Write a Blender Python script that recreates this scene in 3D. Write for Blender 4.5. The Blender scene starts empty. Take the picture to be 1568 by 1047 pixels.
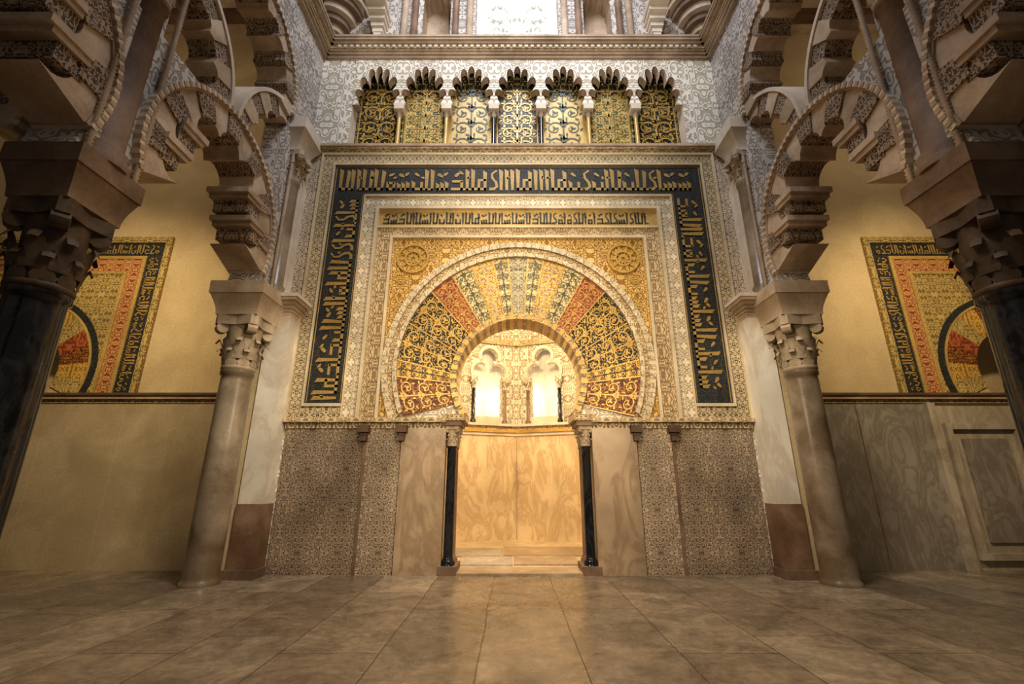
import bpy, math, random
from math import sin, cos, pi, sqrt, radians
from mathutils import Vector
from mathutils.geometry import tessellate_polygon
random.seed(7)
sc = bpy.context.scene
try:
    sc.view_settings.view_transform = 'Standard'
    sc.view_settings.look = 'None'
except Exception as e:
    print('view', e)

# ------------------------------------------------------------------ materials
MATS = {}
class NT:
    def __init__(s, name, rough=0.7, metal=0.0, spec=0.3):
        m = bpy.data.materials.new(name); m.use_nodes = True
        s.m = m; s.t = m.node_tree; s.b = s.t.nodes['Principled BSDF']
        s.b.inputs['Roughness'].default_value = rough
        s.b.inputs['Metallic'].default_value = metal
        s.b.inputs['Specular IOR Level'].default_value = spec
        s.tc = s.t.nodes.new('ShaderNodeTexCoord'); s.co = s.tc.outputs['Object']
        MATS[name] = m
    def n(s, typ, **kw):
        nd = s.t.nodes.new(typ)
        for k, v in kw.items(): setattr(nd, k, v)
        return nd
    def link(s, a, b): s.t.links.new(a, b)
    def math(s, op, a, b=None, c=None):
        nd = s.n('ShaderNodeMath', operation=op)
        for i, x in enumerate((a, b, c)):
            if x is None: continue
            if isinstance(x, (int, float)): nd.inputs[i].default_value = x
            else: s.link(x, nd.inputs[i])
        return nd.outputs[0]
    def noise(s, scale, detail=3, vec=None, rough=0.55, dist=0.0):
        nd = s.n('ShaderNodeTexNoise'); nd.inputs['Scale'].default_value = scale
        nd.inputs['Detail'].default_value = detail; nd.inputs['Roughness'].default_value = rough
        nd.inputs['Distortion'].default_value = dist
        s.link(vec or s.co, nd.inputs['Vector']); return nd.outputs['Fac']
    def ramp(s, fac, stops, interp='LINEAR'):
        nd = s.n('ShaderNodeValToRGB'); nd.color_ramp.interpolation = interp
        el = nd.color_ramp.elements
        while len(el) < len(stops): el.new(0.5)
        for e, (p, c) in zip(el, stops):
            e.position = p; e.color = (c[0], c[1], c[2], 1) if not isinstance(c, (int, float)) else (c, c, c, 1)
        s.link(fac, nd.inputs[0]); return nd.outputs[0]
    def mix(s, fac, a, b, mode='MIX'):
        nd = s.n('ShaderNodeMix', data_type='RGBA', blend_type=mode)
        if isinstance(fac, (int, float)): nd.inputs[0].default_value = fac
        else: s.link(fac, nd.inputs[0])
        for i, x in ((6, a), (7, b)):
            if isinstance(x, tuple): nd.inputs[i].default_value = (x[0], x[1], x[2], 1)
            else: s.link(x, nd.inputs[i])
        return nd.outputs[2]
    def bump(s, h, strength=0.5, dist=0.02):
        nd = s.n('ShaderNodeBump'); nd.inputs['Strength'].default_value = strength
        nd.inputs['Distance'].default_value = dist
        s.link(h, nd.inputs['Height']); s.link(nd.outputs[0], s.b.inputs['Normal'])
    def color(s, c): s.link(c, s.b.inputs['Base Color'])

def carved(name, hi, lo, scale=5, per=0.3, k=5, bump=0.6, rough=0.75, metal=0.0, ed=(0.32, 0.5), stain=0.35, dist=0.025, em=0):
    m = NT(name, rough, metal)
    sp = m.n('ShaderNodeSeparateXYZ'); m.link(m.co, sp.inputs[0])
    cb = m.n('ShaderNodeCombineXYZ')
    for i in range(3):
        m.link(m.math('PINGPONG', sp.outputs[i], per), cb.inputs[i])
    nz = m.noise(scale, 1.0, cb.outputs[0])
    pp = m.math('PINGPONG', m.math('MULTIPLY', nz, k), 0.5)
    pat = m.ramp(m.math('MULTIPLY', pp, 2.0), [(ed[0], 0.0), (ed[1], 1.0)])
    col = m.mix(pat, lo, hi)
    st = m.ramp(m.noise(0.9, 5), [(0.3, 1 - stain), (0.65, 1.0)])
    col = m.mix(1.0, col, st, 'MULTIPLY')
    m.color(col); m.bump(pat, bump, dist)
    if em:
        m.link(col, m.b.inputs['Emission Color']); m.b.inputs['Emission Strength'].default_value = em
    return m.m

def stone(name, c1, c2, scale=2.0, rough=0.7, bump=0.15, detail=6, metal=0.0, spec=0.3, fine=25, patina=0.0):
    m = NT(name, rough, metal, spec)
    f = m.noise(scale, detail, dist=0.4)
    col = m.ramp(f, [(0.3, c1), (0.7, c2)])
    g = m.noise(fine, 4)
    col = m.mix(0.18, col, m.ramp(g, [(0.3, 0.3), (0.7, 0.9)]), 'OVERLAY')
    if patina:
        pt = m.ramp(m.noise(1.1, 8, dist=.6), [(0.42, (1-patina, 1-patina*1.1, 1-patina*1.25)), (0.6, (1, 1, 1))])
        col = m.mix(1.0, col, pt, 'MULTIPLY')
    m.color(col); m.bump(g, bump, 0.01)
    return m.m

def marble(name, base, vein, scale=1.2, rough=0.35, bump=0.05, stretch=(1, 1, .45), vs=.5, dk=.68):
    m = NT(name, rough, 0, 0.45)
    mp = m.n('ShaderNodeMapping'); mp.inputs['Scale'].default_value = stretch
    mp.inputs['Rotation'].default_value = (0.2, 0.35, 0)
    m.link(m.co, mp.inputs[0])
    f = m.noise(scale, 8, mp.outputs[0], 0.65, 1.6)
    a = m.math('ABSOLUTE', m.math('SUBTRACT', f, 0.5))
    v = m.ramp(a, [(0.0, 1.0), (0.09, 0.0)])
    g = m.noise(0.8, 5)
    b2 = tuple(x * dk for x in base)
    col = m.mix(m.ramp(g, [(0.35, 0.0), (0.65, 1.0)]), b2, base)
    col = m.mix(m.math('MULTIPLY', v, vs), col, vein)
    m.color(col); m.bump(m.noise(20, 4), bump, 0.01)
    return m.m

def mosaic(name, c1, c2, rough=0.4, metal=0.25, scale=60, spec=.5):
    m = NT(name, rough, metal, spec)
    v = m.n('ShaderNodeTexVoronoi'); v.inputs['Scale'].default_value = scale
    m.link(m.co, v.inputs['Vector'])
    sp = m.n('ShaderNodeSeparateColor'); m.link(v.outputs['Color'], sp.inputs[0])
    col = m.mix(sp.outputs[0], c1, c2)
    st = m.ramp(m.noise(1.5, 5), [(0.3, 0.6), (0.7, 1.0)])
    m.color(m.mix(1.0, col, st, 'MULTIPLY')); m.bump(sp.outputs[1], 0.25, 0.006)
    return m.m

carved('stucco_white', (0.88, 0.82, 0.70), (0.54, 0.45, 0.33), 5.0, 0.477, 6, 0.9, stain=.25)
carved('stucco_frame', (0.68, 0.57, 0.41), (0.28, 0.21, 0.135), 7.5, 0.34, 7)
carved('stucco_side', (0.66, 0.60, 0.53), (0.34, 0.29, 0.25), 6, 0.40, 6, 0.8)
carved('stucco_voussoir', (0.46, 0.34, 0.23), (0.10, 0.062, 0.038), 15, 0.16, 5, 0.9, ed=(0.3, 0.5))
carved('stucco_gold', (0.72, 0.55, 0.31), (0.32, 0.21, 0.095), 12, 0.2, 6, 0.8)
carved('gold_spandrel', (0.80, 0.52, 0.16), (0.32, 0.16, 0.035), 9, 0.26, 7, 0.9, 0.5, 0.1)
carved('border_gray', (0.60, 0.47, 0.27), (0.15, 0.105, 0.055), 15, 0.13, 4, 0.7)
carved('cream_relief', (0.86, 0.75, 0.54), (0.44, 0.32, 0.165), 16, 0.14, 5, 0.8)
carved('dado_speckle', (0.64, 0.50, 0.35), (0.20, 0.135, 0.085), 14, 0.30, 9, 0.8, 0.45, stain=0.6, ed=(0.25, 0.5))
carved('dado_speckle_dark', (0.54, 0.41, 0.28), (0.15, 0.10, 0.062), 14, 0.30, 9, 0.8, 0.45, stain=0.65, ed=(0.25, 0.5))
carved('red_band', (0.54, 0.30, 0.10), (0.25, 0.04, 0.015), 13, 0.16, 5, 0.3)
carved('ochre_mosaic', (0.58, 0.42, 0.15), (0.22, 0.145, 0.04), 12, 0.22, 6, 0.3, 0.5, 0.1)
carved('niche_stucco', (0.84, 0.76, 0.60), (0.42, 0.31, 0.18), 9, 0.25, 5, 0.9)
carved('alabaster_backlit', (0.92, 0.93, 0.90), (0.36, 0.38, 0.32), 4, 0.45, 6, 0.8, stain=0.1, em=0.85)
carved('mos_dark', (0.52, 0.34, 0.075), (0.012, 0.013, 0.008), 12, 0.17, 4, 0.2, 0.45, 0.1, ed=(0.66, 0.78))
carved('mos_green', (0.60, 0.43, 0.14), (0.085, 0.095, 0.035), 13, 0.17, 4, 0.2, 0.45, 0.1, ed=(0.35, 0.5))
carved('mos_gold', (0.74, 0.46, 0.10), (0.34, 0.16, 0.03), 12, 0.16, 4, 0.2, 0.4, 0.2)
carved('mos_cream', (0.78, 0.62, 0.32), (0.34, 0.25, 0.09), 13, 0.17, 4, 0.2, 0.5, 0.0)
carved('mos_red', (0.44, 0.12, 0.04), (0.20, 0.035, 0.015), 12, 0.2, 4, 0.2, 0.5)
carved('mos_brown', (0.36, 0.15, 0.035), (0.10, 0.022, 0.008), 13, 0.17, 4, 0.2, 0.45, 0.1, ed=(0.5, 0.65))
carved('mos_gray', (0.46, 0.42, 0.26), (0.13, 0.145, 0.085), 13, 0.17, 4, 0.2, 0.5)
carved('blue_band', (0.10, 0.085, 0.045), (0.010, 0.014, 0.019), 16, 0.3, 6, 0.15, 0.6, ed=(0.8, 0.92))
stone('plaster_ochre', (0.50, 0.38, 0.21), (0.62, 0.48, 0.28), 0.6, 0.85, 0.03, patina=.15)
stone('plaster_dado', (0.38, 0.30, 0.185), (0.48, 0.385, 0.245), 0.6, 0.5, 0.03, patina=.2)
stone('stone_cream', (0.64, 0.53, 0.41), (0.78, 0.68, 0.55), 2.5, 0.75, 0.15, patina=.2)
stone('stone_vous', (0.46, 0.345, 0.245), (0.68, 0.54, 0.40), 2.5, 0.75, 0.2, patina=.35)
stone('stone_warm', (0.38, 0.27, 0.18), (0.54, 0.41, 0.29), 3.0, 0.75, 0.2, patina=.3)
stone('stone_brown', (0.13, 0.08, 0.05), (0.25, 0.165, 0.105), 3.0, 0.65, 0.3, patina=.3)
stone('capital_stone', (0.34, 0.26, 0.17), (0.54, 0.43, 0.30), 5.0, 0.7, 0.2, patina=.25)
stone('capital_dark', (0.035, 0.023, 0.015), (0.11, 0.07, 0.043), 5.0, 0.6, 0.3)
stone('shaft_gray', (0.22, 0.165, 0.11), (0.38, 0.30, 0.21), 2.0, 0.3, 0.06, spec=0.5, patina=.5)
stone('shaft_brown', (0.17, 0.095, 0.055), (0.31, 0.19, 0.12), 3.0, 0.5, 0.08, spec=0.4, patina=.4)
stone('wood_dark', (0.06, 0.035, 0.018), (0.13, 0.075, 0.04), 4.0, 0.6, 0.2)
stone('void_dark', (0.02, 0.014, 0.01), (0.035, 0.022, 0.014), 2, 0.8, 0.05)
stone('stone_lilac', (0.50, 0.46, 0.42), (0.68, 0.63, 0.57), 2.0, 0.8, 0.15, patina=.3)
marble('marble_black', (0.007, 0.008, 0.010), (0.05, 0.05, 0.055), 3.5, 0.12, vs=.35)
marble('marble_jamb', (0.52, 0.385, 0.25), (0.17, 0.095, 0.045), 1.7, 0.3, dk=.55)
marble('marble_pale', (0.84, 0.77, 0.64), (0.45, 0.34, 0.24), 0.9, 0.35)
marble('marble_beige', (0.52, 0.45, 0.355), (0.22, 0.16, 0.11), 1.8, 0.4, dk=.6)
marble('marble_gray', (0.32, 0.28, 0.235), (0.14, 0.11, 0.085), 3.0, 0.45, dk=.6, vs=.7)
marble('marble_niche', (0.82, 0.66, 0.42), (0.40, 0.22, 0.08), 2.0, 0.3, dk=.7)
mosaic('gold_tess', (0.78, 0.49, 0.12), (0.52, 0.30, 0.06), 0.38, 0.25)
mosaic('gold_letter', (0.58, 0.37, 0.10), (0.34, 0.20, 0.05), 0.45, 0.15, 90)
mosaic('gold_bg', (0.70, 0.48, 0.15), (0.50, 0.32, 0.085), 0.42, 0.2)
mosaic('dark_tess', (0.02, 0.018, 0.012), (0.05, 0.042, 0.025), 0.5, 0.0)
mosaic('green_tess', (0.04, 0.055, 0.022), (0.08, 0.085, 0.035), 0.4, 0.0)
mosaic('cream_tess', (0.80, 0.67, 0.45), (0.68, 0.54, 0.32), 0.5, 0.05)
def floor_mat():
    m = NT('floor_slabs', 0.35, 0, 0.5)
    sp = m.n('ShaderNodeSeparateXYZ'); m.link(m.co, sp.inputs[0])
    wob = m.math('MULTIPLY', m.math('SUBTRACT', m.noise(1.2, 3), .5), .05)
    cb = m.n('ShaderNodeCombineXYZ'); m.link(m.math('ADD', sp.outputs[1], wob), cb.inputs[0]); m.link(m.math('ADD', m.math('ADD', sp.outputs[0], wob), 50.77), cb.inputs[1])
    br = m.n('ShaderNodeTexBrick'); m.link(cb.outputs[0], br.inputs['Vector'])
    br.inputs['Scale'].default_value = 1.0
    br.offset = .37; br.squash = 1.35; br.squash_frequency = 3
    br.inputs['Brick Width'].default_value = 2.1; br.inputs['Row Height'].default_value = 0.80
    br.inputs['Mortar Size'].default_value = 0.007; br.inputs['Mortar Smooth'].default_value = 0.6
    br.inputs['Color1'].default_value = (0.19, 0.14, 0.092, 1); br.inputs['Color2'].default_value = (0.34, 0.265, 0.18, 1)
    br.inputs['Mortar'].default_value = (0.065, 0.044, 0.028, 1); br.inputs['Bias'].default_value = 0.0
    st = m.ramp(m.noise(1.6, 12, dist=1.3, rough=.72), [(0.36, 0.50), (0.62, 1.2)])
    st2 = m.ramp(m.noise(14, 10, rough=.75), [(0.36, 0.62), (0.64, 1.15)])
    col = m.mix(1.0, m.mix(1.0, br.outputs['Color'], st, 'MULTIPLY'), st2, 'MULTIPLY')
    m.color(col)
    m.link(m.ramp(m.noise(2.6, 8, rough=.7), [(0.35, 0.14), (0.65, 0.42)]), m.b.inputs['Roughness'])
    h = m.math('SUBTRACT', m.math('MULTIPLY', m.noise(6, 6), 0.6), br.outputs['Fac'])
    m.bump(h, 0.45, 0.01)
floor_mat()
def emit(name, c, s):
    m = NT(name); m.b.inputs['Emission Color'].default_value = (*c, 1); m.b.inputs['Emission Strength'].default_value = s
    m.color(m.ramp(m.noise(3, 2), [(0.3, (0.8, 0.85, 0.9)), (0.7, (0.9, 0.93, 1.0))]))
emit('daylit_glass', (0.80, 0.90, 1.0), 1.6)

# ------------------------------------------------------------------ mesh builder
class MB:
    def __init__(s, name):
        s.name = name; s.v = []; s.f = []; s.mi = []; s.sm = []; s.mats = []
    def m(s, mat):
        if mat not in s.mats: s.mats.append(mat)
        return s.mats.index(mat)
    def face(s, pts, mat, sm=False):
        i = len(s.v); s.v.extend(pts); s.f.append(tuple(range(i, i + len(pts)))); s.mi.append(s.m(mat)); s.sm.append(sm)
    def box(s, x0, x1, y0, y1, z0, z1, mat):
        x0, x1 = sorted((x0, x1)); y0, y1 = sorted((y0, y1)); z0, z1 = sorted((z0, z1))
        p = [(x0,y0,z0),(x1,y0,z0),(x1,y1,z0),(x0,y1,z0),(x0,y0,z1),(x1,y0,z1),(x1,y1,z1),(x0,y1,z1)]
        i = len(s.v); s.v.extend(p)
        for q in ((0,3,2,1),(4,5,6,7),(0,1,5,4),(1,2,6,5),(2,3,7,6),(3,0,4,7)):
            s.f.append(tuple(i + k for k in q)); s.mi.append(s.m(mat)); s.sm.append(False)
    def prism(s, loops, F, c0, c1, mat, side=None, back=True):
        if not isinstance(loops[0][0], (tuple, list)): loops = [loops]
        side = side or mat
        tris = tessellate_polygon([[Vector((a, b, 0)) for a, b in L] for L in loops])
        flat = [p for L in loops for p in L]
        for c in ((c0, c1) if back else (c1,)):
            i = len(s.v); s.v.extend([F(a, b, c) for a, b in flat])
            for t in tris:
                s.f.append(tuple(i + k for k in t)); s.mi.append(s.m(mat)); s.sm.append(False)
        for L in loops:
            n = len(L)
            i = len(s.v); s.v.extend([F(a, b, c0) for a, b in L]); s.v.extend([F(a, b, c1) for a, b in L])
            for k in range(n):
                k2 = (k + 1) % n
                s.f.append((i + k, i + k2, i + n + k2, i + n + k)); s.mi.append(s.m(side)); s.sm.append(False)
    def rect(s, F, a0, a1, b0, b1, c0, c1, mat):
        s.prism([(a0, b0), (a1, b0), (a1, b1), (a0, b1)], F, c0, c1, mat)
    def grid(s, rows, mat, sm=True, wrap=False):
        i = len(s.v); n = len(rows[0])
        for r in rows: s.v.extend(r)
        for a in range(len(rows) - 1):
            for b in range(n if wrap else n - 1):
                b2 = (b + 1) % n
                s.f.append((i + a*n + b, i + a*n + b2, i + (a+1)*n + b2, i + (a+1)*n + b)); s.mi.append(s.m(mat)); s.sm.append(sm)
    def lathe(s, cx, cy, prof, mat, n=28):
        rows = [[(cx + r*cos(2*pi*k/n), cy + r*sin(2*pi*k/n), z) for k in range(n)] for r, z in prof]
        s.grid(rows, mat, True, True)
        s.face(rows[0], mat); s.face(rows[-1], mat)
    def ribbon(s, pts, w, F, mat):
        n = len(pts); L = []; R = []
        for k, (x, y) in enumerate(pts):
            x0, y0 = pts[max(k-1, 0)]; x1, y1 = pts[min(k+1, n-1)]
            dx, dy = x1-x0, y1-y0; d = sqrt(dx*dx+dy*dy) or 1
            ww = w * (1 - 0.5 * k / n)
            L.append(F(x - dy/d*ww/2, y + dx/d*ww/2)); R.append(F(x + dy/d*ww/2, y - dx/d*ww/2))
        s.grid([L, R], mat, False)
    def leaf(s, x, y, a, b, rot, F, mat, n=8):
        pts = []
        for k in range(n):
            t = 2*pi*k/n; u = a*cos(t); v = b*sin(t)*(1 - 0.35*cos(t))
            pts.append(F(x + u*cos(rot) - v*sin(rot), y + u*sin(rot) + v*cos(rot)))
        s.face(pts, mat)
    def build(s, parent=None, shade=None):
        me = bpy.data.meshes.new(s.name); me.from_pydata([tuple(p) for p in s.v], [], s.f)
        for mt in s.mats: me.materials.append(MATS[mt])
        me.polygons.foreach_set('material_index', s.mi); me.polygons.foreach_set('use_smooth', s.sm)
        me.validate(); me.update()
        o = bpy.data.objects.new(s.name, me); sc.collection.objects.link(o)
        if parent: o.parent = parent
        return o

def arc(cx, cz, r, a0, a1, n):
    out = []
    for k in range(n + 1):
        a = radians(a0 + (a1 - a0) * k / n); rr = r(a) if callable(r) else r
        out.append((cx + rr*cos(a), cz + rr*sin(a)))
    return out
def lobed(rc, depth, a0, a1, nl):
    def f(a):
        t = (math.degrees(a) - a0) / (a1 - a0) * nl
        x = (t - math.floor(t)) * 2 - 1
        return rc + depth * sqrt(max(0, 1 - x*x))
    return f
def ring(mb, F, cx, cz, rin, rout, a0, a1, n, mats, c0, c1, sub=6, pop=0.015):
    for i in range(n):
        b0 = a0 + (a1-a0)*i/n; b1 = a0 + (a1-a0)*(i+1)/n
        p = arc(cx, cz, rin, b0, b1, sub) + arc(cx, cz, rout, b0, b1, sub)[::-1]
        mb.prism(p, F, c0, c1 + (pop if i % 2 else 0), mats[i % len(mats)])

def kufic(mb, F, L, H, mat, seed=0, dens=1.0):
    """Angular foliated inscription: F(s,t) maps run length s, height t."""
    r = random.Random(seed); u = H / 11.0; x = u
    def q(a0, a1, b0, b1):
        mb.face([F(a0, b0), F(a1, b0), F(a1, b1), F(a0, b1)], mat)
    def stem(x, h, lean=0.0):
        mb.face([F(x, 1.5*u), F(x+.85*u, 1.5*u), F(x+1.05*u+lean*u, h*u), F(x-.35*u+lean*u, (h+.9)*u)], mat)
    while x < L - 5*u:
        g = r.choice('ABCDEAGFDAH'); b = 1.5*u; w = .95*u
        if g == 'A':
            stem(x, 9); x += 1.9*u
        elif g == 'B':
            q(x, x+3.6*u, b, b+w); q(x+2.7*u, x+3.6*u, b, b+3.2*u); stem(x, 4.4)
            mb.leaf(x+1.5*u, 7.6*u, 1.2*u, .5*u, -.7, F, mat, 6); x += 4.4*u
        elif g == 'C':
            q(x, x+3*u, b, b+.9*u); q(x, x+.9*u, b, b+3.1*u); q(x+2.1*u, x+3*u, b, b+3.1*u); q(x+.4*u, x+2.6*u, b+2.3*u, b+3.2*u)
            mb.leaf(x+1.6*u, 7.6*u, 1.1*u, .5*u, .5, F, mat); x += 3.8*u
        elif g == 'D':
            stem(x, 9.2); stem(x+2.1*u, 8.6, .5); q(x, x+3*u, b, b+w); x += 4*u
        elif g == 'E':
            mb.ribbon([(x, b+.5*u), (x+1.5*u, b+.5*u), (x+2.5*u, b+1.5*u), (x+2.1*u, b+3.2*u), (x+.9*u, b+4.8*u), (x+.8*u, 8*u), (x+2.4*u, 9.3*u)], 1.15*u, F, mat); x += 3.5*u
        elif g == 'F':
            q(x, x+4*u, b, b+w); q(x+.2*u, x+3.9*u, b+3*u, b+3.9*u); q(x+3.1*u, x+4*u, b, b+3.6*u)
            mb.leaf(x+2*u, 7.7*u, 1.3*u, .6*u, .8, F, mat); mb.leaf(x+3.3*u, 8.3*u, 1*u, .45*u, -.6, F, mat); x += 5*u
        elif g == 'H':
            stem(x, 9.2); q(x, x+5*u, b, b+w); q(x+2*u, x+2.9*u, b, 5*u); q(x+2*u, x+4.8*u, 5*u, 5.9*u); stem(x+4.1*u, 8.4); x += 6*u
        else:
            for k in range(3): stem(x+k*1.5*u, 3.6+.3*k)
            q(x, x+3.9*u, b, b+.9*u); mb.leaf(x+1.2*u, 7.3*u, 1.2*u, .6*u, -.6, F, mat); mb.leaf(x+3*u, 7.9*u, 1*u, .5*u, .7, F, mat); x += 4.9*u
        if r.random() < .35: mb.leaf(x-u, 6.4*u, .7*u, .4*u, r.random()*3, F, mat)
        if r.random() < .4: q(x-1.5*u, x+.8*u, b, b+.7*u)

def vine(mb, F, W, H, lv, mat, w=0.025, stem=True):
    if stem: mb.ribbon([(0, .03*H), (0, .5*H), (0, .97*H)], w*1.2, F, mat)
    for k in range(lv):
        yc = H*(k+.5)/lv; R = min(W*.23, H/lv*.46)
        for sg in (1, -1):
            cx = sg*W*.24; pts = []
            for j in range(13):
                t = j/12; a = pi*0.95 - t*2*pi*1.05; rr = R*(1 - .62*t)
                pts.append((cx + sg*rr*cos(a), yc + rr*sin(a)))
            mb.ribbon(pts, w, F, mat)
            for q in (0, 2.1, 4.2): mb.leaf(cx + R*.2*cos(q), yc + R*.2*sin(q), R*.26, R*.13, q, F, mat, 6)
            for q in (.8, 2.3, -1, -2.2, -.1):
                mb.leaf(cx + sg*cos(q)*R*1.12, yc + sin(q)*R*1.12, R*.30, R*.13, q*sg + .6, F, mat, 6)
        mb.leaf(0, yc + H/lv*.42, R*.32, R*.16, pi/2, F, mat)
        for sg in (-1, 1): mb.leaf(sg*R*.25, yc + H/lv*.36, R*.3, R*.11, pi/2 - sg*.9, F, mat, 6)

def capital(mb, cx, cy, z0, z1, r, hw, mat):
    H = z1 - z0; zt = z0 + H*.82
    mb.lathe(cx, cy, [(r, z0), (r*1.12, z0+.03*H), (r*1.12, z0+.07*H), (r*1.0, z0+.1*H), (r*1.02, z0+.5*H), (hw*.8, zt)], mat, 20)
    for row, (zb, zh, nn, ro, off) in enumerate(((z0+.08*H, .36*H, 8, 1.0, 0), (z0+.2*H, .46*H, 8, 1.08, pi/8))):
        for k in range(nn):
            a = 2*pi*k/nn + off; rows = []
            for j in range(7):
                t = j/6
                rad = r*ro*(1.03 + .18*t) + (hw-r)*(.75 if row == 0 else .95)*max(0, t-.45)**1.6*2.0
                z = zb + zh*(t if t < .85 else .85 - (t-.85)*1.3)
                wd = r*.36*(1 - .55*t**3)*(1 + .18*sin(t*14))
                row_p = []
                for q in (-1, 0, 1):
                    rr = rad + (0.0 if q else r*.07)
                    row_p.append((cx + rr*cos(a) - q*wd*sin(a), cy + rr*sin(a) + q*wd*cos(a), z))
                rows.append(row_p)
            mb.grid(rows, mat, True)
    for k in range(4):   # corner volutes
        a = pi/4 + k*pi/2; R = hw*1.12; vr = H*.10
        ux, uy = cos(a), sin(a); px, py = -uy, ux
        rows = []
        for j in range(11):
            t = 2*pi*j/10
            rows.append([(cx + ux*(R-.5*vr+vr*cos(t)) + px*q*vr*.8, cy + uy*(R-.5*vr+vr*cos(t)) + py*q*vr*.8, zt - vr*.6 + vr*sin(t)) for q in (-1, -.3, .3, 1)])
        mb.grid(rows, mat, True)
        for q in (0, 3): mb.face([rw[q] for rw in rows[:-1]], mat)
    h = hw*1.08
    ab = []
    for k in range(4):
        a = pi/4 + k*pi/2
        ab += [(h*1.18*cos(a-.13), h*1.18*sin(a-.13)), (h*1.18*cos(a+.13), h*1.18*sin(a+.13)), (h*.78*cos(a+pi/4), h*.78*sin(a+pi/4))]
    mb.prism(ab, lambda a, b, c: (cx+a, cy+b, c), zt, z1, mat)
def frustum(mb, cx, cy, h0, h1, z0, z1, mat):
    A = [(cx+a*h0, cy+b*h0, z0) for a, b in ((-1,-1),(1,-1),(1,1),(-1,1))]
    B = [(cx+a*h1, cy+b*h1, z1) for a, b in ((-1,-1),(1,-1),(1,1),(-1,1))]
    for k in range(4): mb.face([A[k], A[(k+1) % 4], B[(k+1) % 4], B[k]], mat)
    mb.face(A, mat); mb.face(B, mat)
def impost(mb, cx, cy, z0, z1, h0, h1, mat, mat2=None):
    H = z1-z0; n = 7
    for k in range(n):
        t0, t1 = k/n, (k+1)/n
        f = lambda t: h0 + (h1-h0)*(1-cos(t*pi/2))
        frustum(mb, cx, cy, f(t0), f(t1), z0 + H*.62*t0, z0 + H*.62*t1, mat)
    mb.box(cx-h1-.01, cx+h1+.01, cy-h1-.01, cy+h1+.01, z0+H*.62, z1, mat2 or mat)

def column(name, x, y, shaft, cap, imp, r=0.23, h1=.40, hw=.32):
    mb = MB(name)
    mb.lathe(x, y, [(r*1.12, 0), (r*1.12, .04), (r*1.03, .06), (r, .1), (r*1.02, 1.2), (r*.96, 2.75), (r*.93, 2.82), (r*1.05, 2.84), (r*1.05, 2.9)], shaft, 36)
    capital(mb, x, y, 2.9, 3.73, r*.95, hw, cap)
    impost(mb, x, y, 3.73, 4.24, hw-.01, h1, imp)
    return mb.build()

# ------------------------------------------------------------------ shell
YW = 7.4
FM = lambda a, b, c: (a, YW - c, b)     # mihrab wall, c towards room
fl = MB('floor')
fl.face([(-13, -6, 0), (13, -6, 0), (13, 7.9, 0), (-13, 7.9, 0)], 'floor_slabs'); fl.build()

w = MB('wall_back')
ri = 1.08; zc = 2.95
a_b = -math.degrees(math.asin(.6/ri))
open_arc = arc(0, zc, ri, a_b, 180 - a_b, 40)
outer = [(-4.62, 0), (-1.2, 0), (-1.2, 2.35)] + open_arc[::-1] + [(1.2, 2.35), (1.2, 0), (4.62, 0), (4.62, 10.1), (-4.62, 10.1)]
hole = [(-3.34, 7.62), (3.34, 7.62), (3.34, 9.75), (-3.34, 9.75)]
w.prism([outer, hole], FM, -.5, 0, 'stucco_white', 'stone_cream')
w.rect(FM, -3.4, 3.4, 7.55, 9.8, -.60, -.30, 'dark_tess')
for sx in (-1, 1):
    FS = lambda a, b, c, sx=sx: (sx*a, 7.8 - c, b)
    x0 = 4.62; D = 8.8
    out = [(x0, 0), (12.5, 0), (12.5, 12.0), (x0, 12.0)]
    hl = [(D+.59, 2.75)] + arc(D, 3.2, .72, -35, 215, 24)[1:-1] + [(D-.59, 2.75)]
    loops = [out, hl]
    if sx > 0: loops.append([(8.0, 9.5), (8.9, 9.5), (8.9, 10.6), (8.0, 10.6)])
    w.prism(loops, FS, -.35, 0, 'plaster_ochre')
    w.rect(FS, D-1, D+1, 2.2, 4.4, -1.2, -1.1, 'plaster_ochre')
    w.rect(FM, sx*3.79, sx*4.3, 2.29, 7.40, 0, .015, 'stucco_frame')
w.build()
wn = MB('window_1')
wn.box(8.0, 8.9, 8.1, 8.14, 9.5, 10.6, 'daylit_glass')
for k in range(5): wn.box(8.0+.18*k+.08, 8.0+.18*k+.11, 8.02, 8.08, 9.5, 10.6, 'stone_cream')
for k in range(5): wn.box(8.0, 8.9, 8.02, 8.08, 9.6+.22*k, 9.63+.22*k, 'stone_cream')
wn.build()
for nm, sx in (('wall_left', -1), ('wall_right', 1)):
    b = MB(nm); b.box(sx*12.5, sx*12.8, -2, 8.1, 0, 12, 'plaster_ochre'); b.build()
for sx in (-1, 1):
    ce = MB('ceiling')
    ce.box(sx*4.6, sx*12.8, -2, 8.15, 11.0, 11.2, 'stone_warm')
    for k in range(9): ce.box(sx*4.6, sx*12.5, -1.2+k*1.05, -1.0+k*1.05, 10.8, 11.0, 'wood_dark')
    ce.build()
ce = MB('ceiling'); ce.box(-5, 5, -2, 8.15, 14.6, 14.8, 'stone_cream'); ce.build()

mihrab = bpy.data.objects.new('mihrab', None); sc.collection.objects.link(mihrab)
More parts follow.
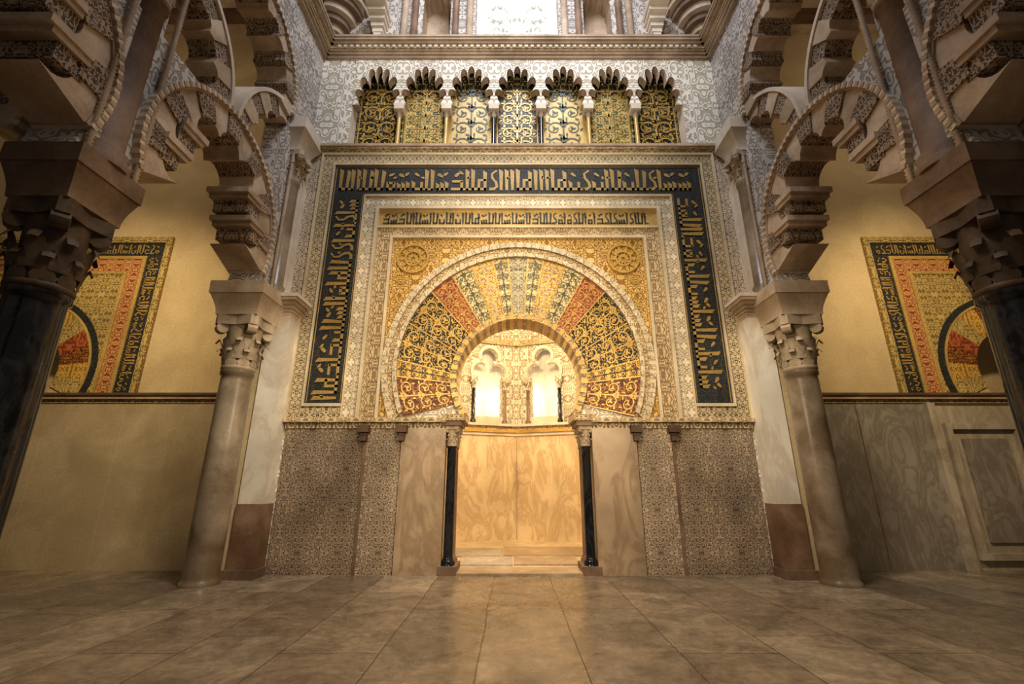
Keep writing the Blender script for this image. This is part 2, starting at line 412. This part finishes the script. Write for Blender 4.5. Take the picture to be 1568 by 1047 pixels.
# ------------------------------------------------------------------ mihrab facade dressing
def U(mb, xo, zo, xi, zi, zb, c, mat, F=FM, cx=0):
    mb.prism([(cx-xo, zb), (cx-xi, zb), (cx-xi, zi), (cx+xi, zi), (cx+xi, zb), (cx+xo, zb), (cx+xo, zo), (cx-xo, zo)], F, 0.0, c, mat)
f = MB('facade')
U(f, 3.78, 7.40, 3.74, 7.36, 2.29, .06, 'cream_tess')
U(f, 3.74, 7.36, 3.53, 7.16, 2.29, .035, 'border_gray')
U(f, 3.53, 7.16, 3.50, 7.13, 2.48, .06, 'cream_tess')
U(f, 3.50, 7.13, 2.88, 6.46, 2.53, .02, 'blue_band')
U(f, 2.88, 6.46, 2.85, 6.43, 2.29, .06, 'cream_tess')
U(f, 2.85, 6.43, 2.63, 6.21, 2.29, .03, 'cream_relief')
U(f, 2.63, 6.21, 2.57, 6.15, 2.29, .08, 'cream_tess')
f.rect(FM, -2.57, 2.57, 5.80, 6.15, 0, .02, 'gold_bg')
f.rect(FM, -2.57, 2.57, 5.76, 5.80, 0, .06, 'cream_tess')
U(f, 2.57, 5.76, 2.32, 5.59, 2.29, .03, 'stucco_gold')
U(f, 2.32, 5.59, 2.27, 5.54, 2.29, .08, 'cream_tess')
for sx in (-1, 1):
    f.rect(FM, sx*3.53, sx*2.88, 2.48, 2.53, 0, .055, 'cream_tess')
    f.rect(FM, sx*3.53, sx*2.88, 2.29, 2.48, 0, .03, 'border_gray')
    f.rect(FM, sx*3.46, sx*3.475, 2.55, 7.1, .02, .026, 'gold_letter'); f.rect(FM, sx*2.905, sx*2.92, 2.55, 6.48, .02, .026, 'gold_letter')
f.rect(FM, -3.46, 3.46, 7.09, 7.105, .02, .026, 'gold_letter'); f.rect(FM, -2.9, 2.9, 6.485, 6.50, .02, .026, 'gold_letter')
sp_arc = arc(0, 3.2, 2.2, -27, 207, 60)
f.prism([(2.27, 2.35)] + [(2.27, 5.54), (-2.27, 5.54), (-2.27, 2.35)] + [p for p in sp_arc[::-1]], FM, 0, .03, 'gold_spandrel')
ring(f, FM, 0, 3.17, 2.17, 2.27, -24, 204, 114, ['cream_tess', 'cream_relief'], 0, .085, 1, .012)
ring(f, FM, 0, 3.15, 2.09, 2.175, -23, 203, 40, ['stucco_gold'], 0, .06, 2, 0)
ring(f, FM, 0, 3.14, 2.02, 2.09, -22, 202, 90, ['cream_tess', 'cream_relief'], 0, .085, 1, 0.008)
half = [('mos_brown', 'gold_tess'), ('mos_gold', 'dark_tess'), ('mos_dark', 'gold_tess'), ('mos_dark', 'gold_tess'), ('mos_red', 'gold_tess'),
        ('mos_cream', 'green_tess'), ('mos_gold', 'cream_tess'), ('mos_cream', 'green_tess')]
wid = [19, 8, 19, 19, 13, 11, 11, 8]
tot = sum(wid)*2 + 10
aS, aE = -23, 203
segs = []; a = aS; scl = (aE-aS)/tot
for (m1, m2), wd in zip(half, wid): segs.append((a, a+wd*scl, m1, m2)); a += wd*scl
segs.append((a, a+10*scl, 'mos_gray', 'cream_tess'))
for s_ in segs[:-1][::-1]: segs.append((180-s_[1], 180-s_[0], s_[2], s_[3]))
def VP(ang, t, c=0.0):
    A = radians(ang)
    ro, co_ = 2.03, 3.12; r_i, ci = 1.10, 2.95
    x = (r_i + (ro-r_i)*t)*cos(A); z = ci + (co_-ci)*t + (r_i + (ro-r_i)*t)*sin(A)
    return (x, YW - .035 - c + 0.03*(1-t), z)
for k, (a0, a1, m1, m2) in enumerate(segs):
    n = 5
    f.grid([[VP(a0 + (a1-a0)*j/n, i/6, .0) for j in range(n+1)] for i in range(7)], m1, False)
    mid = (a0+a1)/2; W = radians(a1-a0)*1.45; H = .88
    def FV2(x, y, W=W, mid=mid, a0=a0, a1=a1):
        t = min(max(.03 + y/H*.94, 0), 1)
        return VP(mid + (x/W*.92/.5)*(a1-a0)/2, t, .012)
    vine(f, FV2, W, H, 3 if W > .42 else 5, m2, .024 if W > .4 else .014)
    f.grid([[VP(a0-.35, i/6, .016) for i in range(7)], [VP(a0+.35, i/6, .016) for i in range(7)]], 'gold_tess', False)
ring(f, FM, 0, 2.95, 1.03, 1.13, a_b, 180-a_b, 60, ['stucco_gold', 'gold_tess'], -.5, .06, 1, .01)
for sx in (-1, 1):
    cx, cz = sx*1.88, 5.13
    ring(f, FM, cx, cz, .25, .29, 0, 360, 24, ['gold_tess'], .0, .075, 2, 0)
    ring(f, FM, cx, cz, .12, .15, 0, 360, 16, ['gold_tess'], .0, .07, 2, 0)
    for k in range(10):
        a = 2*pi*k/10
        f.leaf(cx+.2*cos(a), cz+.2*sin(a), .06, .03, a, lambda x, y: FM(x, y, .055), 'gold_tess')
        f.leaf(cx+.07*cos(a), cz+.07*sin(a), .045, .02, a, lambda x, y: FM(x, y, .055), 'gold_tess')
    for (x, z, R) in ((2.08, 4.72, .13), (2.1, 4.4, .1), (1.45, 5.38, .12), (1.12, 5.42, .09), (2.14, 2.6, .08), (2.12, 2.42, .08)):
        pts = [(sx*(x + R*(1-.7*j/12)*cos(j*.6)), z + R*(1-.7*j/12)*sin(j*.6)) for j in range(13)]
        f.ribbon(pts, .03, lambda x, y: FM(x, y, .045), 'gold_tess')
kufic(f, lambda s, t: FM(-3.44+s, 6.49+t, .03), 6.88, .62, 'gold_letter', 3)
kufic(f, lambda s, t: FM(-2.91-t, 2.55+s, .03), 3.9, .55, 'gold_letter', 5)
kufic(f, lambda s, t: FM(2.91+t, 6.45-s, .03), 3.9, .55, 'gold_letter', 9)
kufic(f, lambda s, t: FM(-2.52+s, 5.81+t, .03), 5.04, .32, 'dark_tess', 12)
for sx in (-1, 1):
    f.rect(FM, sx*1.16, sx*3.74, 2.13, 2.22, 0, .05, 'border_gray')
    f.rect(FM, sx*1.16, sx*3.76, 2.22, 2.29, 0, .10, 'stucco_gold')
    f.rect(FM, sx*1.16, sx*1.86, 0, 2.13, 0, .06, 'marble_jamb')
    f.rect(FM, sx*1.88, sx*2.42, 0, 2.13, 0, .03, 'dado_speckle')
    f.rect(FM, sx*2.42, sx*2.46, 0, 2.13, 0, .05, 'stone_brown')
    f.rect(FM, sx*2.46, sx*3.72, 0, 2.13, 0, .03, 'dado_speckle_dark')
    for bx in (2.46, 1.86):
        f.rect(FM, sx*(bx-.09), sx*(bx+.09), 2.06, 2.17, .0, .16, 'wood_dark')
        f.rect(FM, sx*(bx-.05), sx*(bx+.05), 1.93, 2.06, .0, .11, 'wood_dark')
    f.rect(FM, sx*.86, sx*1.24, 2.25, 2.35, -.5, .09, 'stucco_gold')
    f.rect(FM, sx*.92, sx*1.24, 2.17, 2.25, -.5, .07, 'stone_brown')
f.build(mihrab)
for sx in (-1, 1):
    for yy in (7.47, 7.76):
        mb = MB('jamb_colonnette'); x = sx*1.07; r = .075
        mb.lathe(x, yy, [(.13, 0), (.13, .1), (.10, .11), (.115, .16), (.085, .21), (r, .24), (r*.95, 1.82), (.09, 1.85)], 'marble_black' if yy < 7.6 else 'shaft_brown', 20)
        mb.box(x-.14, x+.14, yy-.14, yy+.14, 0, .12, 'stone_brown')
        capital(mb, x, yy, 1.85, 2.17, .075, .12, 'capital_stone')
        mb.build(mihrab)

# ------------------------------------------------------------------ blind arcade of seven
ar = MB('blind_lobed_arcade')
sp = 6.68/7; e = .045
outl = [(-3.34, 9.75), (-3.34, 8.6)]
for k in range(7):
    cx = -3.34 + sp*(k+.5); hw_ = sp/2 - e
    lf = lobed(.70, .30, 0, 180, 7)
    pts = []
    for j in range(0, 85):
        A = pi - pi*j/84; q = lf(A)
        pts.append((cx + hw_*q*cos(A)*(1.12 if .15 < sin(A) < .8 else 1.0)*.97, 8.60 + 1.0*q*max(0, sin(A)) ** .85))
    outl += [(cx-hw_*.8, 8.6)] + pts[1:-1] + [(cx+hw_*.8, 8.6)]
outl += [(3.34, 8.6), (3.34, 9.75)]
ar.prism(outl, FM, -.15, .02, 'stucco_white', 'stone_warm')
bgs = [('mos_dark', 'gold_tess'), ('mos_green', 'gold_tess'), ('gold_bg', 'green_tess'), ('mos_dark', 'gold_tess'), ('gold_bg', 'green_tess'), ('mos_green', 'gold_tess'), ('mos_dark', 'gold_tess')]
for k in range(7):
    cx = -3.34 + sp*(k+.5)
    m1, m2 = bgs[k]
    ar.rect(FM, cx-sp/2, cx+sp/2, 7.62, 9.1, -.30, -.285, m1)
    ar.rect(FM, cx-sp/2, cx+sp/2, 9.1, 9.75, -.30, -.285, 'mos_dark')
    vine(ar, lambda x, y, cx=cx: FM(cx+x, 7.68+y, -.275), sp*.80, 1.6, 5 if k % 2 else 4, m2, .034)
    for sg in (-1, 1):
        ar.rect(FM, cx+sg*(sp/2-.075), cx+sg*(sp/2-.055), 7.62, 9.3, -.30, -.27, 'gold_tess')
for k in range(8):
    x = -3.34 + sp*k
    if 0 < k < 7:
        y = YW + .05
        ar.lathe(x, y, [(.06, 7.62), (.06, 7.66), (.045, 7.7), (.04, 8.3), (.04, 8.33)], 'gold_bg' if k in (1, 2, 5, 6) else 'marble_black', 12)
        capital(ar, x, y, 8.33, 8.48, .042, .07, 'capital_stone')
        ar.box(x-.10, x+.10, y-.1, y+.1, 8.48, 8.61, 'stone_cream')
ar.rect(FM, -3.34, 3.34, 7.56, 7.62, -.2, .03, 'cream_relief')
ar.build()
tm = MB('trim_1')
for z0, z1, c in ((7.40, 7.46, .06), (7.46, 7.50, .10), (7.50, 7.55, .14)): tm.rect(FM, -3.95, 3.95, z0, z1, 0, c, 'stucco_gold' if c < .12 else 'stone_warm')
tm.build()
co = MB('trim_2')     # great cornice round the bay
prof = [(9.86, .05), (9.91, .09), (9.95, .12), (10.03, .14), (10.08, .20), (10.13, .24), (10.18, .26)]
z = 9.80
for z1, c in prof:
    m_ = 'stucco_gold' if c == .14 else 'stone_warm'
    co.box(-4.0, 4.0, YW - c, YW+.1, z, z1, m_)
    for sx in (-1, 1): co.box(sx*(4.03 - c), sx*4.1, -1.5, YW, z, z1, m_)
    z = z1
n = 60
for k in range(n):
    x = -3.7 + 7.4*k/(n-1); co.box(x-.035, x+.035, YW-.17, YW, 9.96, 10.02, 'stone_cream')
co.build()
# ------------------------------------------------------------------ zone above cornice
up = MB('vault_drum')
ZB = 10.1
win = [(-.89, ZB), (-.89, 11.8)] + arc(0, 11.8, .89, 180, 0, 16)[1:-1] + [(.89, 11.8), (.89, ZB)]
def niche_loop(cx, hw_, z0, zs):
    return [(cx-hw_, z0), (cx-hw_, zs)] + [(cx + hw_*lobed(.8, .25, 0, 180, 5)(radians(a))*cos(radians(a)), zs + hw_*1.3*lobed(.8, .25, 0, 180, 5)(radians(a))*sin(radians(a))) for a in range(176, 0, -6)] + [(cx+hw_, zs), (cx+hw_, z0)]
outl = [(-4.5, ZB), (-4.5, 14.59), (4.5, 14.59), (4.5, ZB)] + win[::-1]
up.prism([outl, niche_loop(1.75, .30, 10.2, 11.4), niche_loop(-1.75, .30, 10.2, 11.4)], FM, -.45, 0, 'stucco_side', 'stone_warm')
up.rect(FM, -4.4, -1.0, ZB, 13, -.5, -.45, 'stone_warm'); up.rect(FM, 1.0, 4.4, ZB, 13, -.5, -.45, 'stone_warm')
for x in (1.02, 1.32, 2.2, 2.42):
    for sx in (-1, 1):
        up.lathe(sx*x, YW-.08, [(.11, 10.15), (.11, 10.25), (.07, 10.3), (.07, 11.6)], 'shaft_brown' if x in (1.32, 2.2) else 'stone_warm', 14)
        capital(up, sx*x, YW-.08, 11.6, 11.9, .07, .12, 'capital_stone')
for sx in (-1, 1):     # corner squinches: stepped half-shell corbels + pendent bracket
    for k in range(8):
        t = k/8; R = .15 + .95*t
        pts = [(sx*3.98, 7.4)] + [(sx*(3.98 - R*cos(a*pi/16)), 7.4 - R*sin(a*pi/16)) for a in range(9)]
        up.prism(pts, lambda a, b, c: (a, b, c), 10.2+.16*k, 10.2+.16*(k+1), 'stone_vous' if k % 2 else 'stone_brown')
    cx = sx*2.95
    for k in range(6):
        t = k/6
        up.box(cx-.08-.16*t, cx+.08+.16*t, YW-.08-.5*t*t-.08, YW, 10.25+.12*k, 10.25+.12*(k+1), 'stone_cream')
up.build()
wn = MB('window_2')
wn.rect(FM, -1.0, 1.0, ZB, 13, -.20, -.18, 'alabaster_backlit')
for (x, z, R) in ((0, 10.9, .3), (.4, 10.7, .2), (-.4, 10.7, .2), (.4, 11.3, .25), (-.4, 11.3, .25)):
    ring(wn, FM, x, z, R*.8, R, 0, 360, 16, ['alabaster_backlit'], -.18, -.12, 1, 0)
wn.build()

# ------------------------------------------------------------------ side arcades
def lower_arch(mb, F, cy):
    lf = lobed(.76, .24, -22, 202, 7)
    ring(mb, F, cy, 4.95, lf, 1.28, -22, 202, 15, ['stone_vous', 'stucco_voussoir'], -.54, -.02, 8, .025)
    ring(mb, F, cy, 4.95, 1.28, 1.31, -22, 202, 30, ['stone_warm'], -.54, .0, 1, 0)
    ring(mb, F, cy, 4.95, 1.31, 1.37, -22, 202, 100, ['stone_cream', 'stone_warm'], -.54, .03, 1, .008)
    for A in (10, 42, 138, 170):
        x = cy + .74*cos(radians(A)); z = 4.95 + .74*sin(radians(A))
        sg = 1 if A < 90 else -1
        mb.rect(F, min(x-sg*.09, x+sg*.32), max(x-sg*.09, x+sg*.32), z-.05, z+.03, -.58, .04, 'stone_vous')
        mb.rect(F, min(x-sg*.04, x+sg*.32), max(x-sg*.04, x+sg*.32), z-.12, z-.05, -.56, .02, 'stone_warm')
        mb.rect(F, min(x+sg*.05, x+sg*.32), max(x+sg*.05, x+sg*.32), z-.3, z-.12, -.53, -.01, 'stucco_voussoir')
def arcade(name, F, piers, bays, y_lo, y_hi):
    mb = MB(name)
    for cy in bays: lower_arch(mb, F, cy)
    zs = [4.24 + (6.15-4.24)*k/12 for k in range(13)]
    for p in piers:
        def edge(z, cy, sg):
            d = sqrt(max(0, 1.35**2 - (z-4.95)**2)); return cy + sg*d
        lo = [b for b in bays if b < p]; hi = [b for b in bays if b > p]
        L = [(max(edge(z, lo[-1], 1), p-1.5) if lo else p-.3, z) for z in zs]
        Rr = [(min(edge(z, hi[0], -1), p+1.5) if hi else max(p+.3, y_hi), z) for z in zs]
        if lo: L[0] = (p-.34, 4.24); L[1] = (min(L[1][0], p-.3), L[1][1])
        if hi: Rr[0] = (p+.34, 4.24); Rr[1] = (max(Rr[1][0], p+.3), Rr[1][1])
        mb.prism(L + Rr[::-1], F, -.50, -.05, 'stucco_side')
        mb.rect(F, p-.2, p+.2 if hi else y_hi, 6.15, 7.6, -.48, -.07, 'stucco_side')
        lf = lobed(.98, .14, 0, 180, 9)
        a0, a1 = (0 if hi else 90), (180 if lo else 90)
        ring(mb, F, p, 6.33, lf, 1.40, a0, a1, 7 if (a1-a0) < 100 else 15, ['stucco_voussoir', 'stone_vous'], -.46, -.09, 8, .02)
        ring(mb, F, p, 6.33, 1.40, 1.46, a0, a1, 30, ['stone_cream'], -.46, -.05, 1, 0)
    for cy in bays:
        lf = lobed(.90, .14, -8, 188, 9)
        ring(mb, F, cy, 7.68, lf, 1.26, -8, 188, 15, ['stone_vous', 'stucco_voussoir'], -.54, -.02, 8, .025)
        ring(mb, F, cy, 7.68, 1.26, 1.33, -4, 184, 80, ['stone_cream', 'stone_warm'], -.54, .03, 1, .008)
    out = [(y_lo, 7.6)]
    for cy in bays: out += arc(cy, 7.66, 1.3, 182, -2, 30)
    out += [(y_hi, 7.6), (y_hi, 14.59), (y_lo, 14.59)]
    mb.prism(out, F, -.52, -.03, 'stucco_side')
    return mb
piers = [0.7, 3.75, 6.8]; bays = [2.22, 5.28]
for sx in (-1, 1):
    F = lambda a, b, c, sx=sx: (sx*(4.03 - c), a, b)
    mb = arcade('interlaced_arcade', F, piers, bays, -1.5, 7.4)
    for p in piers:
        py = p + (.22 if p > 6 else 0); x = sx*(4.10 if p > 6 else 4.22)
        r = .20 if p < 6 else .13
        mb.lathe(x, py, [(r*1.4, 4.24), (r*1.4, 4.32), (r*1.2, 4.36), (r*1.3, 4.42), (r, 4.47), (r*.97, 6.4), (r*1.1, 6.42), (r*1.1, 6.46)], 'stone_brown' if p < 6 else 'shaft_gray', 24)
        capital(mb, x, py, 6.46, 7.02, r, .24, 'capital_stone')
        impost(mb, sx*4.18, py, 7.02, 7.62, .22, .36, 'stone_cream')
        for q in (-1, 1):      # beaded ribs flanking the shaft
            pr = []
            for kk in range(60):
                z0 = 4.26 + kk*.046; pr += [(.022, z0), (.036, z0+.023)]
            mb.lathe(sx*4.03, py+q*(r+.07), pr, 'stone_warm', 8)
    mb.build()
    mb = MB('lobed_cross_arch')
    F2 = lambda a, b, c, sx=sx: (sx*(4.57 + a), 3.49 - c, b)
    lower_arch(mb, F2, 1.45)
    zs = [4.24 + 1.9*k/12 for k in range(13)]
    L = [(-.0, z) for z in zs]; Rr = [(1.45 - sqrt(max(0, 1.35**2-(z-4.95)**2)), z) for z in zs]; Rr[0] = (.25, 4.24)
    mb.prism(L + Rr[::-1], F2, -.5, -.05, 'stucco_side')
    mb.rect(F2, 0, 3.1, 6.3, 10.8, -.48, -.06, 'stucco_side')
    mb.build()
    column('marble_column', sx*4.28, 6.75, 'shaft_gray', 'capital_stone', 'stone_vous', .22)
    column('marble_column', sx*4.33, 3.75, 'marble_black', 'capital_dark', 'stone_brown', .225, .35, .29)
    column('marble_column', sx*4.30, 0.7, 'marble_black', 'capital_dark', 'stone_brown', .235)
    column('marble_column', sx*7.5, 3.75, 'marble_black', 'capital_dark', 'stone_brown', .235)
    mb = MB('corner_pilaster')
    mb.box(sx*3.76, sx*4.14, 7.06, 7.4, 0, 1.0, 'shaft_brown')
    mb.box(sx*3.77, sx*4.13, 7.07, 7.4, 1.0, 3.9, 'marble_pale')
    mb.box(sx*3.72, sx*4.18, 7.02, 7.4, 0, .12, 'stone_brown')
    for k in range(6):
        t = k/5; mb.box(sx*(3.77-.14*t*t), sx*4.3, 7.07-.2*t*t, 7.4, 3.9+.05*k, 3.95+.05*k, 'stone_vous')
    mb.box(sx*3.6, sx*4.6, 6.85, 7.4, 4.2, 4.26, 'stone_cream')
    mb.box(sx*4.0, sx*4.55, 7.1, 7.4, 4.2, 7.6, 'stone_cream')
    mb.box(sx*4.14, sx*4.6, 7.1, 7.4, 0, 4.2, 'plaster_ochre')
    mb.build()

# ------------------------------------------------------------------ mihrab niche
ni = MB('niche')
P = [(-1.2, 7.9), (-1.42, 8.3), (-1.95, 9.6), (-1.38, 10.95), (0, 11.5), (1.38, 10.95), (1.95, 9.6), (1.42, 8.3), (1.2, 7.9)]
def wallframe(p0, p1):
    d = Vector((p1[0]-p0[0], p1[1]-p0[1])); L = d.length; d.normalize()
    nrm = Vector((d.y, -d.x))
    c = Vector((0, 9.6)) - Vector(p0)
    if nrm.dot(c) < 0: nrm = -nrm
    return L, (lambda a, b, c: (p0[0] + d.x*a + nrm.x*c, p0[1] + d.y*a + nrm.y*c, b))
def trefoil(cx):
    pts = [(cx-.33, 2.85), (cx-.33, 3.80)]
    pts += arc(cx-.22, 3.98, .20, 245, 50, 10)
    pts += arc(cx, 4.36, .21, 215, -35, 14)
    pts += arc(cx+.22, 3.98, .20, 130, -65, 10)
    pts += [(cx+.33, 3.80), (cx+.33, 2.85)]
    return pts
lampspots = []
for k in range(8):
    L, F = wallframe(P[k], P[k+1])
    ni.rect(F, 0, L, 0, 2.45, -.12, 0, 'marble_niche')
    for z0, z1, c, m_ in ((2.40, 2.47, .04, 'stone_cream'), (2.47, 2.55, .08, 'gold_tess'), (2.55, 2.62, .05, 'stucco_gold'), (2.62, 2.68, .12, 'stone_cream')):
        ni.rect(F, -.02, L+.02, z0, z1, -.1, c, m_)
    if L > 1.2:
        cx = L/2
        ni.prism([[(0, 2.6), (L, 2.6), (L, 4.75), (0, 4.75)], trefoil(cx)], F, -.12, 0, 'niche_stucco')
        ni.rect(F, cx-.65, cx+.65, 2.7, 4.75, -.50, -.45, 'marble_pale')
        ni.rect(F, cx-.5, cx+.5, 2.66, 2.85, -.45, 0.02, 'stone_cream')
        if k in (3, 4):
            for q in (-.48, .48): lampspots.append(F(cx+q, 3.35, -.26))
        for q in (-1, 1):
            x, y, _ = F(cx+q*.41, 0, .05)
            ni.lathe(x, y, [(.07, 2.68), (.07, 2.74), (.04, 2.78), (.036, 3.5), (.045, 3.52)], 'marble_black' if q*(k-3.5) > 0 else 'shaft_brown', 14)
            capital(ni, x, y, 3.52, 3.72, .042, .08, 'niche_stucco')
            ni.rect(F, cx+q*.41-.1, cx+q*.41+.1, 3.72, 3.82, 0, .14, 'niche_stucco')
        ni.prism([arc(cx, 4.36, .30, 215, -35, 14) + arc(cx, 4.36, .22, -35, 215, 14)], F, 0, .07, 'stone_cream')
        for q in (-1, 1):
            rr = (245, 60) if q < 0 else (-65, 120)
            ni.prism([arc(cx+q*.22, 3.98, .29, rr[0], rr[1], 10) + arc(cx+q*.22, 3.98, .21, rr[1], rr[0], 10)], F, 0, .07, 'stone_cream')
    else:
        ni.rect(F, 0, L, 2.6, 4.75, -.12, 0, 'niche_stucco')
    ni.rect(F, -.02, L+.02, 4.70, 4.85, -.12, .08, 'stucco_gold')
ni.box(-.006, .006, 11.44, 11.5, .03, 2.4, 'stone_warm')
rows = []
for j in range(10):
    t = j/9; rw = []
    for k in range(96):
        a = 2*pi*k/96; fl_ = 1 + .06*abs(sin(a*8))*(1-t)
        R = 2.0*cos(t*pi/2)*fl_
        rw.append((R*cos(a), 9.6+R*sin(a)*.95 if R*sin(a)*.95 > -1.7 else 7.9, 4.8 + 1.5*sin(t*pi/2)))
    rows.append(rw)
ni.grid(rows, 'niche_stucco', True, True)
ni.face([(p[0]*1.0, p[1], .03) for p in P], 'marble_niche')
ni.rect(lambda a, b, c: (a, b, c), -1.2, 1.2, 7.35, 7.9, .0, .03, 'marble_jamb')
for (x0, x1, y0, y1) in ((-1.0, -.1, 7.95, 8.8), (-.08, 1.0, 8.0, 8.9), (-1.3, -.3, 8.85, 9.9), (-.28, 1.3, 8.95, 10.1)):
    ni.box(x0, x1, y0, y1, .03, .055, 'marble_beige' if x0 < -.5 else 'marble_jamb')
ni.build(mihrab)

# ------------------------------------------------------------------ side bay portals
for sx in (-1, 1):
    D = 8.8
    FS = lambda a, b, c, sx=sx: (sx*a, 7.8 - c, b)
    pm = MB('mosaic_portal')
    U(pm, 2.2, 5.80, 2.08, 5.68, 2.75, .05, 'ochre_mosaic', FS, D)
    U(pm, 2.08, 5.68, 1.78, 5.40, 2.75, .02, 'blue_band', FS, D)
    U(pm, 1.78, 5.40, 1.72, 5.34, 2.75, .04, 'gold_bg', FS, D)
    U(pm, 1.72, 5.34, 1.48, 5.08, 2.75, .02, 'red_band', FS, D)
    U(pm, 1.48, 5.08, 1.43, 5.03, 2.75, .04, 'gold_bg', FS, D)
    pm.prism([(D-1.43, 2.75), (D-1.43, 5.03), (D+1.43, 5.03), (D+1.43, 2.75)] + arc(D, 3.2, 1.3, -20, 200, 40), FS, 0, .02, 'ochre_mosaic')
    kufic(pm, lambda s, t: FS(D-2.0+s, 5.41+t, .03), 4.0, .27, 'gold_letter', 21)
    kufic(pm, lambda s, t: FS(D-1.79-t, 2.78+s, .03), 2.65, .28, 'gold_letter', 22)
    kufic(pm, lambda s, t: FS(D+1.79+t, 5.4-s, .03), 2.6, .28, 'gold_letter', 23)
    ring(pm, FS, D, 3.2, 1.28, 1.38, -20, 200, 36, ['blue_band'], 0, .04, 2, 0)
    ring(pm, FS, D, 3.2, 1.24, 1.28, -20, 200, 36, ['gold_bg'], 0, .05, 2, 0)
    ring(pm, FS, D, 3.2, .72, 1.24, -25, 205, 15, ['mos_brown', 'mos_gold', 'ochre_mosaic', 'mos_red'], 0, .03, 3, 0.0)
    for z0, z1, c in ((2.60, 2.66, .06), (2.66, 2.72, .12), (2.72, 2.76, .16)):
        pm.rect(FS, 4.62, 12.4, z0, z1, 0, c, 'stucco_gold' if c < .1 else 'wood_dark' if c > .15 else 'stone_warm')
    pm.build()
    dm = MB('dado_panelling')
    if sx < 0:
        dm.rect(FS, 4.62, 12.4, 0, 2.6, 0, .04, 'plaster_dado')
        for k in range(6): dm.rect(FS, 5.4+1.3*k, 5.405+1.3*k, 0, 2.6, .03, .042, 'plaster_ochre')
    else:
        dm.rect(FS, 4.62, 6.92, 0, 2.6, 0, .04, 'marble_gray')
        dm.rect(FS, 5.75, 5.765, 0, 2.6, 0, .045, 'stone_brown')
        dm.rect(FS, 6.92, 7.05, 0, 2.6, .0, .12, 'marble_beige')
        dm.rect(FS, 7.05, 8.5, 0, 2.55, 0, .04, 'marble_beige')
        for (a0, a1, b0, b1) in ((7.25, 8.3, 2.15, 2.25), (7.25, 8.3, .15, .25), (7.15, 7.25, .15, 2.25), (8.3, 8.4, .15, 2.25)):
            dm.rect(FS, a0, a1, b0, b1, .03, .11, 'marble_beige')
        dm.rect(FS, 7.4, 8.15, .4, 2.0, .03, .075, 'marble_gray')
        dm.rect(FS, 8.5, 12.4, 0, 2.6, 0, .03, 'void_dark')
        for k in range(12): dm.rect(FS, 8.5, 12.4, .2+.2*k, .23+.2*k, .03, .06, 'wood_dark')
        for k in range(20): dm.rect(FS, 8.55+.2*k, 8.58+.2*k, 0, 2.6, .05, .08, 'wood_dark')
    dm.build()

# ------------------------------------------------------------------ lights
def area(name, loc, tgt, size, power, col, spread=None):
    l = bpy.data.lights.new(name, 'AREA'); l.size = size; l.energy = power; l.color = col
    if spread: l.spread = radians(spread)
    o = bpy.data.objects.new(name, l); sc.collection.objects.link(o); o.location = loc
    o.rotation_euler = (Vector(tgt)-Vector(loc)).to_track_quat('-Z', 'Y').to_euler(); return o
def spot(name, loc, tgt, power, col, ang=70, blend=.7, size=.15):
    l = bpy.data.lights.new(name, 'SPOT'); l.energy = power; l.color = col; l.spot_size = radians(ang); l.spot_blend = blend; l.shadow_soft_size = size
    o = bpy.data.objects.new(name, l); sc.collection.objects.link(o); o.location = loc
    o.rotation_euler = (Vector(tgt)-Vector(loc)).to_track_quat('-Z', 'Y').to_euler(); return o
def point(name, loc, power, col, size=.1):
    l = bpy.data.lights.new(name, 'POINT'); l.energy = power; l.color = col; l.shadow_soft_size = size
    o = bpy.data.objects.new(name, l); sc.collection.objects.link(o); o.location = loc; return o
WARM = (1.0, .78, .50); YEL = (1.0, .76, .43); COOL = (.84, .88, 1.0)
area('dome_daylight', (0, 3.4, 13.8), (0, 7.4, 9.0), 3.0, 340, COOL, 120)
spot('mihrab_spotlight', (-2.4, 1.0, 3.8), (0.4, 7.4, 3.5), 850, WARM, 74, .95)
spot('mihrab_spotlight', (2.4, 1.0, 3.8), (-.4, 7.4, 3.5), 850, WARM, 74, .95)
spot('cornice_spotlight', (0, 2.2, 6.2), (0, 7.4, 9.1), 850, (1, .90, .74), 80, .8)
area('floor_fill_light', (0, 2.8, 7.6), (0, 5.6, 0), 1.6, 190, WARM, 110)  # added overhead fill to lift floor and lower wall; no lamp hangs here
for sx in (-1, 1):
    spot('portal_spotlight', (sx*6.2, 4.3, 5.6), (sx*7.3, 7.8, 3.6), 600, YEL, 96, .95)
    point('bay_lamp', (sx*7.5, 5.5, 8.5), 70, (1, .80, .55), .3)
    spot('pilaster_spotlight', (sx*1.2, 4.4, 5.2), (sx*4.0, 7.2, 2.5), 380, (1, .90, .70), 36)
point('niche_lamp', (0, 8.3, 4.75), 400, (1, .80, .50), .12)
for p in lampspots: point('niche_lamp', p, 18, (1, .90, .68), .04)
wd = bpy.data.worlds.new('World'); sc.world = wd; wd.use_nodes = True
wd.node_tree.nodes['Background'].inputs[0].default_value = (1.0, .90, .80, 1)
wd.node_tree.nodes['Background'].inputs[1].default_value = .09

# ------------------------------------------------------------------ camera
cam = bpy.data.cameras.new('camera'); cam.lens = 16; cam.sensor_width = 36; cam.clip_start = .05
oc = bpy.data.objects.new('camera', cam); sc.collection.objects.link(oc)
oc.location = (-.11, 0, 1.3); oc.rotation_euler = (radians(90+17.15), 0, 0)
sc.camera = oc
